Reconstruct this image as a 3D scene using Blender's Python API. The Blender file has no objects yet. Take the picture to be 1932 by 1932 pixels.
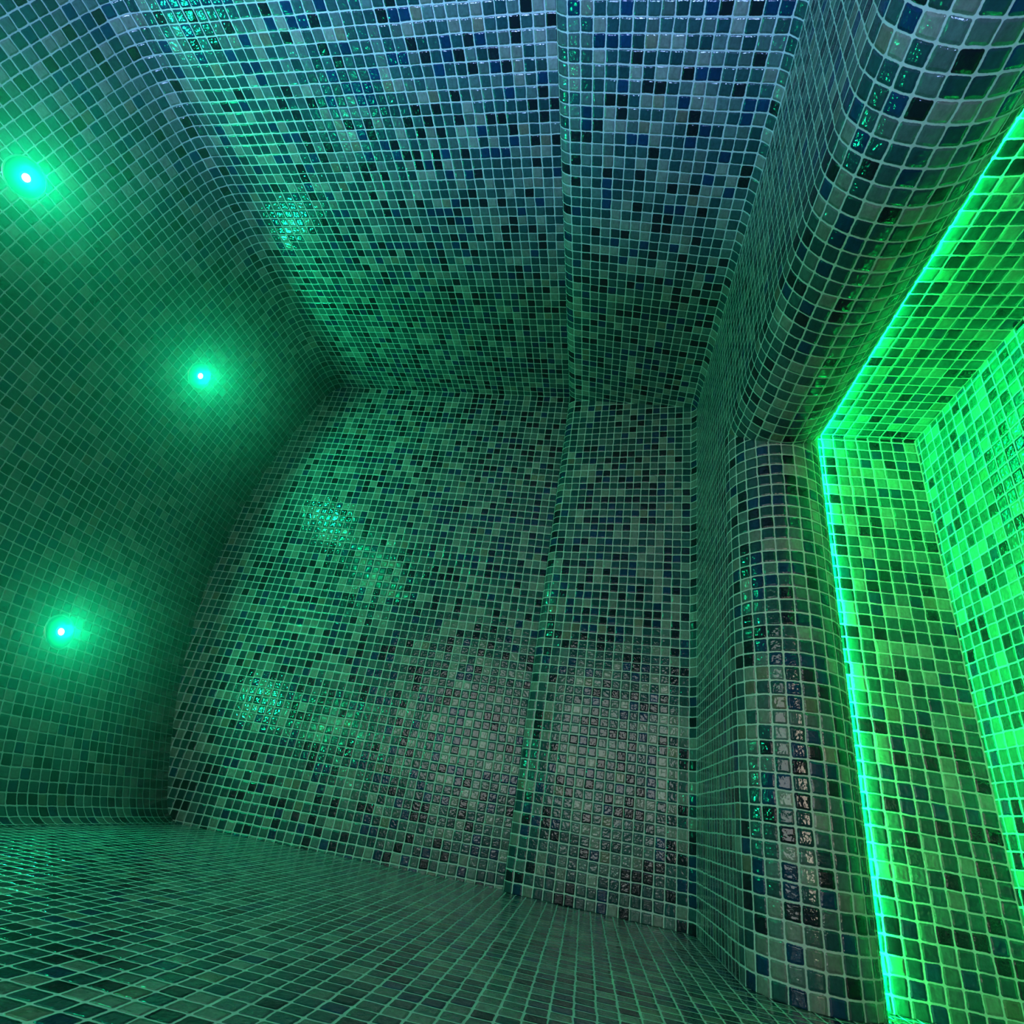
# Corner of a mosaic-tiled steam room: L-shaped bench, vaulted ceiling with green spots,
# green light strip under the rounded bench edge.  The photograph was taken with the
# camera turned on its side, so the ceiling is at the left edge and the floor at the right.
import bpy, bmesh, math
from mathutils import Matrix, Vector

C = bpy.context.scene.collection
T = 0.026                       # one mosaic tile plus its joint, in metres
ZF = -34.2                      # floor level in tiles (0 = ledge on top of the backrest)
W = 62.25                       # room width in tiles, wall with long bench to wall opposite
L = 76.0                        # room length in tiles


def V(x, y, z):
    return Vector((x * T, y * T, (z - ZF) * T))


# ------------------------------------------------------------------ node helpers
class N:
    def __init__(self, name):
        self.m = bpy.data.materials.new(name)
        self.m.use_nodes = True
        self.t = self.m.node_tree
        self.t.nodes.clear()
        self.out = self.t.nodes.new('ShaderNodeOutputMaterial')

    def node(self, kind, **kw):
        n = self.t.nodes.new(kind)
        for k, v in kw.items():
            setattr(n, k, v)
        return n

    def set(self, sock, v):
        if isinstance(v, bpy.types.NodeSocket):
            self.t.links.new(v, sock)
        else:
            sock.default_value = v

    def math(self, op, a, b=None, c=None, clamp=False):
        n = self.node('ShaderNodeMath', operation=op, use_clamp=clamp)
        self.set(n.inputs[0], a)
        if b is not None:
            self.set(n.inputs[1], b)
        if c is not None:
            self.set(n.inputs[2], c)
        return n.outputs[0]

    def xyz(self, x, y, z=0.0):
        n = self.node('ShaderNodeCombineXYZ')
        self.set(n.inputs[0], x); self.set(n.inputs[1], y); self.set(n.inputs[2], z)
        return n.outputs[0]

    def white(self, vec):
        n = self.node('ShaderNodeTexWhiteNoise', noise_dimensions='3D')
        self.set(n.inputs['Vector'], vec)
        return n

    def smooth(self, v, a, b, c=0.0, d=1.0):
        n = self.node('ShaderNodeMapRange', interpolation_type='SMOOTHSTEP')
        self.set(n.inputs['Value'], v)
        n.inputs['From Min'].default_value = a; n.inputs['From Max'].default_value = b
        n.inputs['To Min'].default_value = c; n.inputs['To Max'].default_value = d
        return n.outputs[0]

    def mix(self, f, a, b):
        n = self.node('ShaderNodeMix', data_type='RGBA')
        self.set(n.inputs[0], f); self.set(n.inputs[6], a); self.set(n.inputs[7], b)
        return n.outputs[2]


def mosaic_material():
    n = N('glass_mosaic')
    uv = n.node('ShaderNodeUVMap', uv_map='tiles')
    s = n.node('ShaderNodeSeparateXYZ'); n.set(s.inputs[0], uv.outputs[0])
    # joints are laid by hand: let the lines waver a little
    wob = n.node('ShaderNodeTexNoise', noise_dimensions='2D')
    n.set(wob.inputs['Vector'], uv.outputs[0])
    wob.inputs['Scale'].default_value = 0.9; wob.inputs['Detail'].default_value = 1.0
    wc = n.node('ShaderNodeSeparateColor'); n.set(wc.inputs[0], wob.outputs['Color'])
    x = n.math('MULTIPLY_ADD', wc.outputs[0], 0.10, n.math('SUBTRACT', s.outputs[0], 0.05))
    y = n.math('MULTIPLY_ADD', wc.outputs[1], 0.10, n.math('SUBTRACT', s.outputs[1], 0.05))
    cx = n.math('FLOOR', x); cy = n.math('FLOOR', y)
    r1 = n.white(n.xyz(cx, cy, 3.0))
    rs = n.node('ShaderNodeSeparateColor'); n.set(rs.inputs[0], r1.outputs['Color'])
    r2 = n.white(n.xyz(cx, cy, 11.0))
    rt = n.node('ShaderNodeSeparateColor'); n.set(rt.inputs[0], r2.outputs['Color'])
    fx = n.math('SUBTRACT', n.math('SUBTRACT', x, cx), n.math('MULTIPLY_ADD', rs.outputs[0], 0.030, 0.485))
    fy = n.math('SUBTRACT', n.math('SUBTRACT', y, cy), n.math('MULTIPLY_ADD', rs.outputs[1], 0.030, 0.485))
    h, r = 0.450, 0.10
    qx = n.math('SUBTRACT', n.math('ABSOLUTE', fx), h - r)
    qy = n.math('SUBTRACT', n.math('ABSOLUTE', fy), h - r)
    mx = n.math('MAXIMUM', qx, 0.0); my = n.math('MAXIMUM', qy, 0.0)
    d = n.math('SQRT', n.math('ADD', n.math('MULTIPLY', mx, mx), n.math('MULTIPLY', my, my)))
    d = n.math('ADD', d, n.math('MINIMUM', n.math('MAXIMUM', qx, qy), 0.0))
    d = n.math('SUBTRACT', d, r)
    rag = n.node('ShaderNodeTexNoise', noise_dimensions='2D')
    n.set(rag.inputs['Vector'], uv.outputs[0])
    rag.inputs['Scale'].default_value = 7.0; rag.inputs['Detail'].default_value = 2.0
    d = n.math('ADD', d, n.math('MULTIPLY_ADD', rag.outputs[0], 0.04, -0.02))
    mask = n.smooth(d, -0.012, 0.018, 1.0, 0.0)
    # colour of each tile; tiles of one colour often come in short runs
    pair = n.white(n.xyz(n.math('FLOOR', n.math('MULTIPLY', cx, 0.5)), cy, 29.0))
    pair2 = n.white(n.xyz(cx, n.math('FLOOR', n.math('MULTIPLY', cy, 0.5)), 47.0))
    usep = n.math('GREATER_THAN', rt.outputs[0], 0.66)
    useq = n.math('GREATER_THAN', rt.outputs[0], 0.86)
    pick = n.node('ShaderNodeMix', data_type='FLOAT')
    n.set(pick.inputs[0], usep); n.set(pick.inputs[2], rs.outputs[2]); n.set(pick.inputs[3], pair.outputs['Value'])
    pick2 = n.node('ShaderNodeMix', data_type='FLOAT')
    n.set(pick2.inputs[0], useq); n.set(pick2.inputs[2], pick.outputs[0]); n.set(pick2.inputs[3], pair2.outputs['Value'])
    ramp = n.node('ShaderNodeValToRGB')
    n.set(ramp.inputs[0], pick2.outputs[0])
    cr = ramp.color_ramp; cr.interpolation = 'CONSTANT'
    cols = PALETTE
    while len(cr.elements) < len(cols):
        cr.elements.new(0.5)
    for e, (p, c) in zip(cr.elements, cols):
        e.position = p
        e.color = (*c, 1)
    # streaks inside the glass, value differences between tiles
    st = n.node('ShaderNodeTexNoise', noise_dimensions='3D')
    n.set(st.inputs['Vector'], n.xyz(x, n.math('MULTIPLY', y, 1.6), n.math('MULTIPLY', rt.outputs[1], 40.0)))
    st.inputs['Scale'].default_value = 2.6; st.inputs['Detail'].default_value = 4.0
    st.inputs['Roughness'].default_value = 0.65
    val = n.math('MULTIPLY', n.math('MULTIPLY_ADD', st.outputs[0], 1.1, 0.45),
                 n.math('MULTIPLY_ADD', rt.outputs[2], 0.5, 0.75))
    vm = n.node('ShaderNodeVectorMath', operation='SCALE')
    n.set(vm.inputs[0], ramp.outputs[0]); n.set(vm.inputs['Scale'], val)
    gn = n.node('ShaderNodeTexNoise', noise_dimensions='2D')
    n.set(gn.inputs['Vector'], uv.outputs[0]); gn.inputs['Scale'].default_value = 1.7
    grout = n.mix(gn.outputs[0], (0.40, 0.45, 0.48, 1), (0.56, 0.61, 0.64, 1))
    col = n.mix(mask, grout, vm.outputs[0])
    # relief: pillowed edge, rippled and slightly tilted faces
    pil = n.smooth(d, -0.14, 0.0, 1.0, 0.0)
    rip = n.node('ShaderNodeTexNoise', noise_dimensions='3D')
    n.set(rip.inputs['Vector'], n.xyz(x, y, n.math('MULTIPLY', rt.outputs[2], 60.0)))
    rip.inputs['Scale'].default_value = 3.4; rip.inputs['Detail'].default_value = 1.5
    tilt = n.math('ADD', n.math('MULTIPLY', fx, n.math('SUBTRACT', rs.outputs[0], 0.5)),
                  n.math('MULTIPLY', fy, n.math('SUBTRACT', rt.outputs[1], 0.5)))
    hh = n.math('MULTIPLY', pil, 0.0011)
    hh = n.math('ADD', hh, n.math('MULTIPLY', n.math('MULTIPLY', rip.outputs[0], mask), RIPPLE))
    hh = n.math('ADD', hh, n.math('MULTIPLY', n.math('MULTIPLY', tilt, mask), 0.0011))
    hh = n.math('ADD', hh, n.math('MULTIPLY', rag.outputs[0], n.math('MULTIPLY', n.math('SUBTRACT', 1.0, mask), 0.0004)))
    bump = n.node('ShaderNodeBump')
    bump.inputs['Strength'].default_value = 1.0; bump.inputs['Distance'].default_value = 1.0
    n.set(bump.inputs['Height'], hh)
    b = n.node('ShaderNodeBsdfPrincipled')
    n.set(b.inputs['Base Color'], col)
    n.set(b.inputs['Roughness'], n.math('MULTIPLY_ADD', mask, -0.70, 0.80))
    b.inputs['IOR'].default_value = 1.56
    n.set(b.inputs['Normal'], bump.outputs[0])
    n.t.links.new(b.outputs[0], n.out.inputs[0])
    return n.m


PALETTE = [
    (0.00, (0.006, 0.011, 0.020)),
    (0.15, (0.004, 0.030, 0.086)),
    (0.26, (0.012, 0.052, 0.068)),
    (0.47, (0.022, 0.070, 0.082)),
    (0.67, (0.066, 0.118, 0.126)),
    (0.84, (0.155, 0.185, 0.180)),
    (0.98, (0.130, 0.135, 0.112)),
]
RIPPLE = 0.0011
STEAM = 0.14


def plain(name, col, rough=0.5, metal=0.0, noise=0.0):
    n = N(name)
    b = n.node('ShaderNodeBsdfPrincipled')
    b.inputs['Base Color'].default_value = (*col, 1)
    if noise:
        t = n.node('ShaderNodeTexNoise'); t.inputs['Scale'].default_value = 14
        t.inputs['Detail'].default_value = 5
        c = n.mix(t.outputs[0], (*[v * (1 - noise) for v in col], 1), (*[min(1, v * (1 + noise)) for v in col], 1))
        n.set(b.inputs['Base Color'], c)
    b.inputs['Roughness'].default_value = rough
    b.inputs['Metallic'].default_value = metal
    n.t.links.new(b.outputs[0], n.out.inputs[0])
    return n.m


def glow(name, col, strength):
    n = N(name)
    e = n.node('ShaderNodeEmission')
    e.inputs[0].default_value = (*col, 1); e.inputs[1].default_value = strength
    n.t.links.new(e.outputs[0], n.out.inputs[0])
    return n.m


def halo_glow(name, col):
    # lamp glare halo painted as emission: brightest round the LED, fainter at the rim
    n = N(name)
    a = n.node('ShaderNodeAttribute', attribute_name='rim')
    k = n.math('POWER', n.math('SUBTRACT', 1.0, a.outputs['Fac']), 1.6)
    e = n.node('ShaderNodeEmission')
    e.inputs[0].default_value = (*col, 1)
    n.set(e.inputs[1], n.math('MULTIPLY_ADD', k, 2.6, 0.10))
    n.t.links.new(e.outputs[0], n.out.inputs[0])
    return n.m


def steam(name):
    n = N(name)
    v = n.node('ShaderNodeVolumeScatter')
    v.inputs['Color'].default_value = (1, 1, 1, 1)
    v.inputs['Density'].default_value = STEAM
    v.inputs['Anisotropy'].default_value = 0.65
    n.t.links.new(v.outputs[0], n.out.inputs['Volume'])
    return n.m


def thin_glass(name):
    n = N(name)
    t = n.node('ShaderNodeBsdfTransparent'); t.inputs[0].default_value = (0.86, 0.92, 0.92, 1)
    g = n.node('ShaderNodeBsdfGlossy'); g.inputs['Roughness'].default_value = 0.06
    lw = n.node('ShaderNodeLayerWeight'); lw.inputs[0].default_value = 0.5
    f = n.math('MULTIPLY_ADD', n.math('POWER', lw.outputs['Facing'], 4.0), 0.6, 0.04)
    m = n.node('ShaderNodeMixShader')
    n.set(m.inputs[0], f); n.set(m.inputs[1], t.outputs[0]); n.set(m.inputs[2], g.outputs[0])
    n.t.links.new(m.outputs[0], n.out.inputs[0])
    return n.m


M_TILE = mosaic_material()
M_STEEL = plain('brushed_steel', (0.55, 0.56, 0.56), 0.3, 1.0)
M_PAINT = plain('corridor_plaster', (0.55, 0.50, 0.46), 0.7, 0, 0.12)
M_GLASS = thin_glass('door_glass')
M_LENS = glow('led_core', (0.85, 1.0, 0.95), 6)
M_RING = glow('cyan_halo_ring', (0.02, 1.0, 0.9), 1.3)  # cyan fringe of the lamp glare, painted as an emissive ring
M_DISC = halo_glow('green_halo_disc', (0.0, 1.0, 0.26))
M_FILL = glow('fill_pane_glow', (1.0, 0.96, 0.92), 3.7)  # emission of the added fill panel outside the door
M_STEAM = steam('thin_steam')
M_STRIP = glow('green_led_strip', (0.0010, 1.0, 0.115), 370)
M_CHAN = plain('strip_channel_silicone', (0.6, 0.65, 0.62), 0.5)


# ------------------------------------------------------------------ mesh helpers
def tag(o, label=None, cat=None, group=None, kind=None):
    if label: o['label'] = label
    if cat: o['category'] = cat
    if group: o['group'] = group
    if kind: o['kind'] = kind
    return o


def link(name, me, mat, parent=None):
    o = bpy.data.objects.new(name, me)
    C.objects.link(o)
    if mat: me.materials.append(mat)
    if parent:
        o.parent = parent
        o.matrix_parent_inverse = parent.matrix_world.inverted()
    return o


def empty(name, loc):
    o = bpy.data.objects.new(name, None)
    C.objects.link(o); o.location = loc; o.empty_display_size = 0.05
    bpy.context.view_layer.update()
    return o


def sheet(name, rows, mat, toward, parent=None, smooth=False, thick=0.0):
    """rows: grid of (point, uv); the faces look to the point `toward`; uv in tiles."""
    nr, nc = len(rows), len(rows[0])
    vs = [q[0] for r in rows for q in r]
    uvs = [q[1] for r in rows for q in r]
    fs = []
    for i in range(nr - 1):
        for j in range(nc - 1):
            fs.append((i * nc + j, i * nc + j + 1, (i + 1) * nc + j + 1, (i + 1) * nc + j))
    me = bpy.data.meshes.new(name)
    me.from_pydata([tuple(v) for v in vs], [], fs)
    me.update()
    sgn = sum(p.normal.dot(toward - p.center) * p.area for p in me.polygons)
    if sgn < 0:
        fs = [tuple(reversed(f)) for f in fs]
        me = bpy.data.meshes.new(name)
        me.from_pydata([tuple(v) for v in vs], [], fs)
        me.update()
    lay = me.uv_layers.new(name='tiles')
    for p in me.polygons:
        p.use_smooth = smooth
        for li in p.loop_indices:
            lay.data[li].uv = uvs[me.loops[li].vertex_index]
    o = link(name, me, mat, parent)
    if thick:
        md = o.modifiers.new('body', 'SOLIDIFY')
        md.thickness = thick; md.offset = -1
    return o


def box_mesh(name, boxes, mat, parent=None, bevel=0.0):
    vs, fs = [], []
    for (a, b) in boxes:
        k = len(vs)
        for z in (a[2], b[2]):
            for y in (a[1], b[1]):
                for x in (a[0], b[0]):
                    vs.append(tuple(V(x, y, z)))
        fs += [tuple(k + i for i in f) for f in
               ((0, 2, 3, 1), (4, 5, 7, 6), (0, 1, 5, 4), (2, 6, 7, 3), (0, 4, 6, 2), (1, 3, 7, 5))]
    me = bpy.data.meshes.new(name)
    me.from_pydata(vs, [], fs); me.update()
    lay = me.uv_layers.new(name='tiles')
    for p in me.polygons:
        for li in p.loop_indices:
            v = me.vertices[me.loops[li].vertex_index].co / T
            nn = p.normal
            lay.data[li].uv = (v.x, v.z) if abs(nn.y) > .5 else ((v.y, v.z) if abs(nn.x) > .5 else (v.x, v.y))
    o = link(name, me, mat, parent)
    if bevel:
        md = o.modifiers.new('edge', 'BEVEL'); md.width = bevel; md.segments = 2
    return o


def lin(a, b, n):
    return [a + (b - a) * i / n for i in range(n + 1)]


# ------------------------------------------------------------------ room shell
def vault_z(x):
    return 45.6 - 7.6 * ((x - W / 2) / (W / 2)) ** 2


def vault_profile():
    pts = []
    x1 = 2.3
    z1 = vault_z(x1)
    sl = 2 * 7.6 * (W / 2 - x1) / (W / 2) ** 2
    p0, p1, p2 = (0.0, 36.3), (0.0, z1 - sl * x1), (x1, z1)
    for t in lin(0, 1, 10):
        pts.append(tuple((1 - t) ** 2 * p0[k] + 2 * t * (1 - t) * p1[k] + t * t * p2[k] for k in (0, 1)))
    left = list(pts)
    mid = [(x, vault_z(x)) for x in lin(x1, W - x1, 48)][1:-1]
    right = [(W - x, z) for x, z in reversed(left)]
    return left + mid + right


VP = vault_profile()
MID = V(W / 2, 45, 5)

# wall behind the short bench arm, arched top
rows = []
for x, z in VP:
    rows.append([(V(x, 0, zz), (x, zz)) for zz in lin(ZF, z, 4)])
o = sheet('wall_back', rows, M_TILE, MID, thick=0.06)
tag(o, 'mosaic-tiled end wall in the middle of the photo, with a curved top under the vault', 'wall', kind='structure')

# wall behind the long bench arm
o = sheet('wall_right', [[(V(0, y, z), (y + 400, z)) for z in lin(ZF, 36.3, 4)] for y in lin(0, L, 8)], M_TILE, MID, thick=0.06)
tag(o, 'blue-tinted mosaic wall across the top of the photo, above the long bench', 'wall', kind='structure')

# bare wall at the near side
o = sheet('wall_left', [[(V(W, y, z), (y + 800.35, z + 0.4)) for z in lin(ZF, 36.3, 4)] for y in lin(0, L, 8)], M_TILE, MID, thick=0.06)
tag(o, 'dark green mosaic wall seen at a slant along the bottom edge of the photo', 'wall', kind='structure')

# vaulted ceiling running towards the end wall
acc, arc = 0.0, [0.0]
for a, b in zip(VP, VP[1:]):
    acc += math.hypot(b[0] - a[0], b[1] - a[1]); arc.append(acc)
rows = [[(V(x, y, z), (y + 400, 36.3 + s)) for y in lin(0, L, 8)] for (x, z), s in zip(VP, arc)]
o = sheet('ceiling', rows, M_TILE, MID, smooth=True, thick=0.06)
tag(o, 'shallow vaulted mosaic ceiling with green spotlights at the left edge of the photo', 'ceiling', kind='structure')

# floor
o = sheet('floor', [[(V(x, y, ZF), (x + 1200.45, y + 0.6)) for x in lin(0, W, 6)] for y in lin(0, L, 8)], M_TILE, MID, thick=0.06)
tag(o, 'brightly green-lit mosaic floor at the right edge of the photo', 'floor', kind='structure')

# entrance wall behind the camera; unseen glass door added to admit fill light
OX0, OX1, OZ = 25.0, 58.0, 38.0
parts = [((0, L, ZF), (OX0, L + 3, 47)), ((OX1, L, ZF), (W, L + 3, 47)), ((OX0, L, OZ), (OX1, L + 3, 47))]
o = box_mesh('wall_front', parts, M_TILE)
tag(o, 'mosaic entrance wall behind the camera, around the added glass door', 'wall', kind='structure')
d = empty('added_door', V((OX0 + OX1) / 2, L + 1.5, ZF))
tag(d, 'unseen clear glass door in a steel frame, added in the entrance wall', 'door', kind='structure')
fr = 1.2
box_mesh('door_frame', [((OX0, L + .6, ZF), (OX0 + fr, L + 2.4, OZ)), ((OX1 - fr, L + .6, ZF), (OX1, L + 2.4, OZ)),
                        ((OX0 + fr, L + .6, OZ - fr), (OX1 - fr, L + 2.4, OZ))], M_STEEL, d)
box_mesh('glass_pane', [((OX0 + fr, L + 1.3, ZF + .3), (OX1 - fr, L + 1.6, OZ - fr))], M_GLASS, d)
box_mesh('door_handle', [((OX0 + 4, L - .8, ZF + 30), (OX0 + 4.8, L - .2, ZF + 46)),
                         ((OX0 + 4.1, L - .2, ZF + 32), (OX0 + 4.7, L + 1.3, ZF + 33)),
                         ((OX0 + 4.1, L - .2, ZF + 43), (OX0 + 4.7, L + 1.3, ZF + 44))], M_STEEL, d, 0.003)
# unseen corridor added outside the door to carry the fill lights
CY = L + 25
o = box_mesh('wall_corridor', [((-30, CY, ZF), (130, CY + 3, 62)), ((-33, L + 3, ZF), (-30, CY + 3, 62)),
                               ((130, L + 3, ZF), (133, CY + 3, 62))], M_PAINT)
tag(o, 'unseen plain plaster corridor wall, added outside the glass door', 'wall', kind='structure')
o = box_mesh('floor_corridor', [((-33, L + 3, ZF - 2), (133, CY + 3, ZF))], M_PAINT)
tag(o, 'unseen plain corridor floor, added outside the glass door', 'floor', kind='structure')
o = box_mesh('ceiling_corridor', [((-33, L + 3, 62), (133, CY + 3, 64))], M_PAINT)
tag(o, 'unseen plain corridor ceiling, added outside the glass door', 'ceiling', kind='structure')

wn = empty('fill_panel', V(39, CY - .5, 8))  # unseen glowing panel added for neutral fill and a grey reflection on the tiles
tag(wn, 'unseen glowing panel added outside the glass door for neutral fill and reflections', 'fill panel', kind='structure')
box_mesh('fill_panel_frame', [((16, CY - 1, 6), (18, CY, 50)), ((60, CY - 1, 6), (62, CY, 50)),
                          ((18, CY - 1, 48), (60, CY, 50)), ((18, CY - 1, 6), (60, CY, 8))], M_STEEL, wn)
box_mesh('fill_pane', [((18, CY - .6, 8), (60, CY - .3, 48))], M_FILL, wn)

# ------------------------------------------------------------------ the bench
# profile as (distance from wall, height); the two arms meet in a mitre
LEDGE = [(0.0, 0.0), (0.5, 0.06), (1.0, 0.02), (1.4, -0.14), (1.75, -0.45), (2.04, -0.99)]
BACK_BOT = (4.55, -16.77)
COVE = (5.35, -17.40)
NC, NR = (20.2, -21.4), 4.0       # centre and radius of the rounded front edge


def profile_backrest():
    pts = [(p, None) for p in LEDGE]
    ln = [0.0]
    for a, b in zip(LEDGE, LEDGE[1:]):
        ln.append(ln[-1] + math.hypot(b[0] - a[0], b[1] - a[1]))
    out = [(p[0], p[1], 2.0 * s / ln[-1]) for p, s in zip(LEDGE, ln)]
    for t in lin(0, 1, 4)[1:]:
        out.append((2.04 + (BACK_BOT[0] - 2.04) * t, -0.99 + (BACK_BOT[1] + 0.99) * t, 2 + 16 * t))
    out.append((COVE[0] - .35, COVE[1] + .22, 18.55))
    out.append((COVE[0], COVE[1], 19.0))
    return out


def profile_seat():
    return [(COVE[0] + (NC[0] - COVE[0]) * t, COVE[1] + (NC[1] + NR - COVE[1]) * t, -(NC[0] - COVE[0]) * (1 - t)) for t in lin(0, 1, 4)]


def profile_edge():
    out = []
    for a in lin(90, -92, 36):
        t = math.radians(a)
        out.append((NC[0] + NR * math.cos(t), NC[1] + NR * math.sin(t), (90 - a) / 180 * math.pi * NR))
    return out


def profile_base():
    z0 = NC[1] - NR
    return [(20.0, z + 0.0, z0 - z + 0.25) for z in lin(z0 + 0.05, ZF, 4)]


bench = empty('corner_bench', V(0, 0, ZF))
tag(bench, 'L-shaped built-in bench of green and blue mosaic with rounded front edges and leaning backrests', 'bench')


def arm(prof, name, long_arm, off, label, smooth=True):
    end = L if long_arm else W
    rows = []
    for (dd, z, v) in prof:
        line = []
        for t in lin(0, 1, 12):
            s = dd + (end - dd) * t
            s = min(max(s, 0.02), end - 0.02); dd = max(dd, 0.02)
            p = V(dd, s, z) if long_arm else V(s, dd, z)
            line.append((p, (s - 0.337 + off, v + off)))
        rows.append(line)
    o = sheet(name, rows, M_TILE, V(W * .6, 60, 60) if name != 'base_panel' else V(60, 60, -20), bench, smooth)
    if label: o['label'] = label
    return o


for long_arm in (True, False):
    where = 'along the blue-tinted wall' if long_arm else 'along the end wall'
    off = 2000 if long_arm else 3000
    arm(profile_backrest(), 'backrest', long_arm, off, 'leaning backrest ' + where)
    arm(profile_seat(), 'seat', long_arm, off + 200, 'narrow dark green seat ' + where, False)
    arm(profile_edge(), 'rounded_edge', long_arm, off + 400, 'rounded front edge of the seat ' + where)
    arm(profile_base(), 'base_panel', long_arm, off + 600, 'upright bench front lit bright green ' + where, False)

# light strips tucked under the rounded edge
z0 = NC[1] - NR - 0.10
for long_arm in (True, False):
    s0, s1 = (20.3, L - .1) if long_arm else (20.9, W - .1)
    st = empty('light_strip', V(20.4, s0, z0) if long_arm else V(s0, 20.4, z0))
    tag(st, 'glowing green strip under the ' + ('long bench arm, running to the upper right corner' if long_arm
        else 'short bench arm, running to the bottom edge'), 'light strip', 'green strips under the bench edge')

    def bar(name, d0, d1, za, zb, mat):
        a, b = ((d0, s0, za), (d1, s1, zb)) if long_arm else ((s0, d0, za), (s1, d1, zb))
        return box_mesh(name, [(a, b)], mat, st)
    bar('channel', 20.02, 20.36, z0 - .06, z0 + .09, M_CHAN)
    bar('lip', 20.30, 20.36, z0 - .125, z0 - .06, M_CHAN)
    bar('glowing_band', 20.02, 20.30, z0 - .16, z0 - .06, M_STRIP)

# ------------------------------------------------------------------ ceiling spotlights
LAMPS = [((14.9, 42.8), 'green ceiling spotlight at the upper left, the largest and nearest one'),
         ((14.75, 18.5), 'green ceiling spotlight nearest the corner where ceiling and two walls meet'),
         ((47.0, 18.5), 'green ceiling spotlight low at the left edge, above the dark bottom wall'),
         ((46.9, 45.0), 'green ceiling spotlight beyond the left edge, seen only mirrored in the end wall')]


SPOT_W = 10.5


def lathe(name, prof, mat, parent, frame, seg=28):
    vs, fs = [], []
    for r_, z_ in prof:
        for k in range(seg):
            a = 2 * math.pi * k / seg
            vs.append(tuple(frame @ Vector((r_ * math.cos(a), r_ * math.sin(a), z_))))
    for i in range(len(prof) - 1):
        for k in range(seg):
            k2 = (k + 1) % seg
            fs.append((i * seg + k, i * seg + k2, (i + 1) * seg + k2, (i + 1) * seg + k))
    fs.append(tuple(reversed(range(seg))))
    fs.append(tuple((len(prof) - 1) * seg + k for k in range(seg)))
    me = bpy.data.meshes.new(name)
    me.from_pydata(vs, [], fs); me.update()
    at = me.attributes.new('rim', 'FLOAT', 'POINT')
    for i, (r_, z_) in enumerate(prof):
        for k in range(seg):
            at.data[i * seg + k].value = min(1.0, r_ / 0.040)
    for p in me.polygons: p.use_smooth = len(p.vertices) == 4
    return link(name, me, mat, parent)


for (x, y), lab in LAMPS:
    z = vault_z(x)
    loc = V(x, y, z)
    sl = -2 * 7.6 * (x - W / 2) / (W / 2) ** 2
    nrm = Vector((sl, 0, -1)).normalized()            # down into the room
    q = Vector((0, 0, 1)).rotation_difference(nrm).to_matrix().to_4x4()
    fr_ = Matrix.Translation(loc) @ q
    e = empty('ceiling_spotlight', loc)
    tag(e, lab, 'ceiling light', 'green spotlights in the vaulted ceiling')
    lathe('bezel', [(0.0400, -0.003), (0.0440, -0.003), (0.0440, 0.0012), (0.0430, 0.0022), (0.0412, 0.0022), (0.0400, 0.001)], M_STEEL, e, fr_)
    lathe('halo_disc', [(0.0125, 0.0006), (0.0400, 0.0002), (0.0400, 0.0012), (0.036, 0.0016), (0.0320, 0.0020), (0.028, 0.0022), (0.024, 0.0024), (0.020, 0.0025), (0.016, 0.0026), (0.0125, 0.0026)], M_DISC, e, fr_)  # glare halo round the lamp, given a body as a glowing disc
    lathe('halo_ring', [(0.0085, 0.0012), (0.0125, 0.0004), (0.0125, 0.0028), (0.0110, 0.0040), (0.0085, 0.0044)], M_RING, e, fr_)
    dome = [(0.0085, 0.0012)] + [(0.0085 * math.cos(a), 0.0040 + 0.0045 * math.sin(a)) for a in (0.1, 0.5, 0.9, 1.2, 1.45)]
    lathe('lens', dome, M_LENS, e, fr_)
    li = bpy.data.lights.new('spot_beam', 'SPOT')
    li.spot_size = math.radians(168); li.spot_blend = 0.3
    li.energy = SPOT_W * (0.72 if x > 30 else 1.0); li.color = (0.004, 1.0, 0.37); li.shadow_soft_size = 0.012
    lo = bpy.data.objects.new('spot_beam', li); C.objects.link(lo)
    lo.matrix_world = Matrix.Translation(loc + nrm * 0.022) @ Vector((0, 0, -1)).rotation_difference(nrm).to_matrix().to_4x4()

# ------------------------------------------------------------------ unseen fill lights added beyond the door (blue and warm)
def area(name, loc, target, size, power, col):
    li = bpy.data.lights.new(name, 'AREA')
    li.shape = 'RECTANGLE'; li.size, li.size_y = size
    li.energy = power; li.color = col
    o = bpy.data.objects.new(name, li); C.objects.link(o)
    o.location = loc
    o.rotation_euler = (target - loc).to_track_quat('-Z', 'Y').to_euler()
    return o


area('blue_fill_light', V(80, L + 22, 16), V(0, 40, 16), (0.4, 0.7), 60, (0.30, 0.44, 1.0)).data.spread = math.radians(92)  # unseen light added to tint the long-bench wall blue

area('warm_fill_light', V(46, L + 20, -22), V(44, 22, -18), (0.8, 0.3), 1.3, (1.0, 0.76, 0.60)).data.spread = math.radians(75)  # unseen low light added to warm the short bench edge

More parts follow.
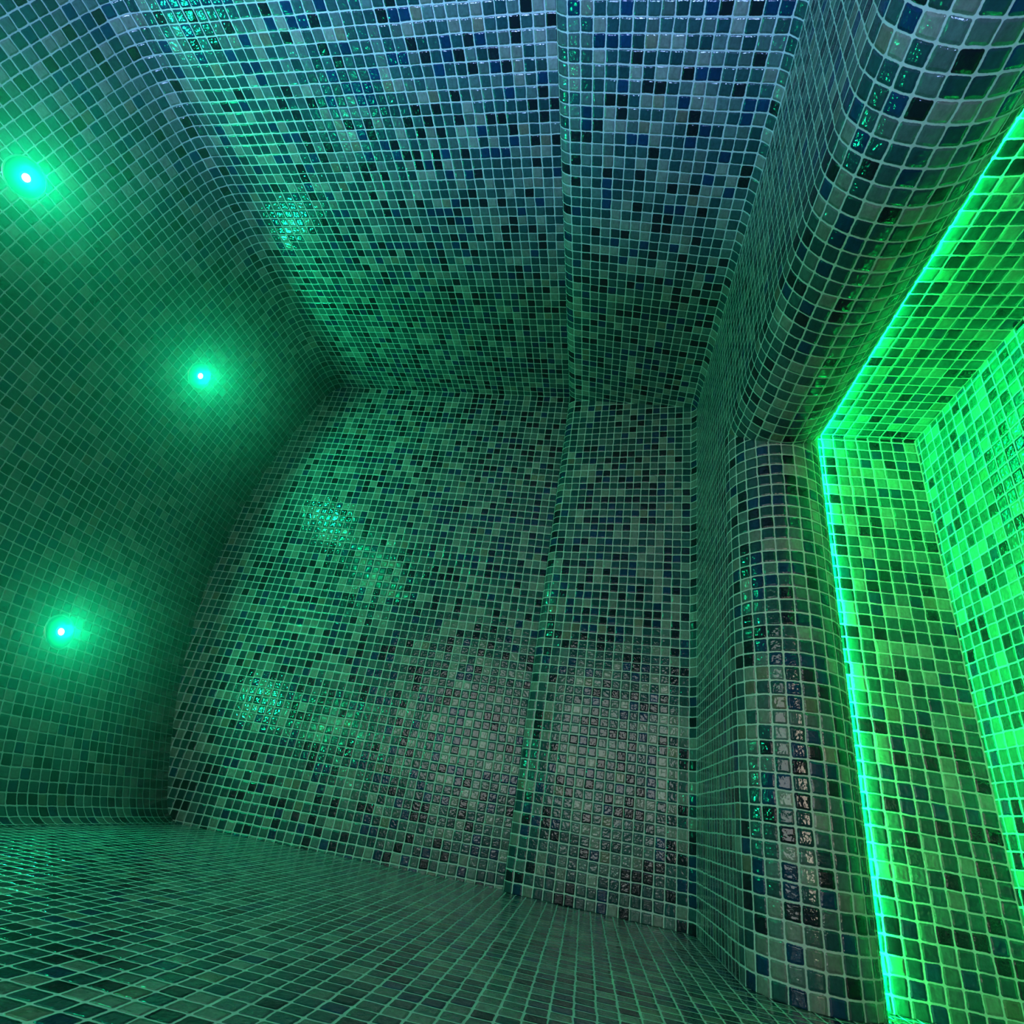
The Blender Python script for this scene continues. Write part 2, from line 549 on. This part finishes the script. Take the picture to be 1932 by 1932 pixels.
# ------------------------------------------------------------------ steam
if STEAM > 0:
    prof = [(0.3, 22.0)] + [(min(max(x, .3), W - .3), z - .35) for x, z in VP] + [(W - .3, 22.0)]
    k = len(prof)
    vs = [tuple(V(x, y, z)) for y in (0.3, L - .3) for x, z in prof]
    fs = [tuple(range(k)), tuple(reversed(range(k, 2 * k)))] + [(i + 1 if i + 1 < k else 0, i, i + k, (i + 1 if i + 1 < k else 0) + k) for i in range(k)]
    me = bpy.data.meshes.new('steam'); me.from_pydata(vs, [], fs); me.update()
    bm = bmesh.new(); bm.from_mesh(me); bmesh.ops.recalc_face_normals(bm, faces=bm.faces); bm.to_mesh(me); bm.free()
    st = link('steam', me, M_STEAM)
    tag(st, 'thin layer of steam hanging under the vault, glowing around the green ceiling spotlights', 'steam', kind='stuff')

# ------------------------------------------------------------------ camera (held on its side)
R = ((-0.1533796, -0.11286885, -0.98170022),
     (-0.87397322, 0.47909729, 0.0814653),
     (0.46113502, 0.87047482, -0.1721281))
cam = bpy.data.cameras.new('camera')
cam.sensor_fit = 'HORIZONTAL'; cam.sensor_width = 36.0
cam.lens = 36.0 * 1049.34 / 1932.0
cam.clip_start = 0.01
co = bpy.data.objects.new('camera', cam); C.objects.link(co)
mw = Matrix.Identity(4)
for i in range(3):
    for j in range(3):
        mw[j][i] = R[i][j]
mw.translation = V(54.8772392, 65.48059414, -7.17142696)
co.matrix_world = mw
sc = bpy.context.scene
sc.camera = co
sc.cycles.use_adaptive_sampling = True
sc.cycles.adaptive_threshold = 0.03
sc.cycles.max_bounces = 4
sc.cycles.diffuse_bounces = 3
sc.cycles.glossy_bounces = 2
sc.cycles.transmission_bounces = 3
sc.cycles.transparent_max_bounces = 4
sc.cycles.volume_bounces = 0

w = bpy.data.worlds.new('dark'); sc.world = w
w.use_nodes = True
w.node_tree.nodes['Background'].inputs[0].default_value = (0, 0, 0, 1)
sc.view_settings.view_transform = 'Standard'
sc.view_settings.look = 'None'
sc.view_settings.gamma = 1.0
sc.view_settings.use_curve_mapping = False
sc.view_settings.exposure = 0.0
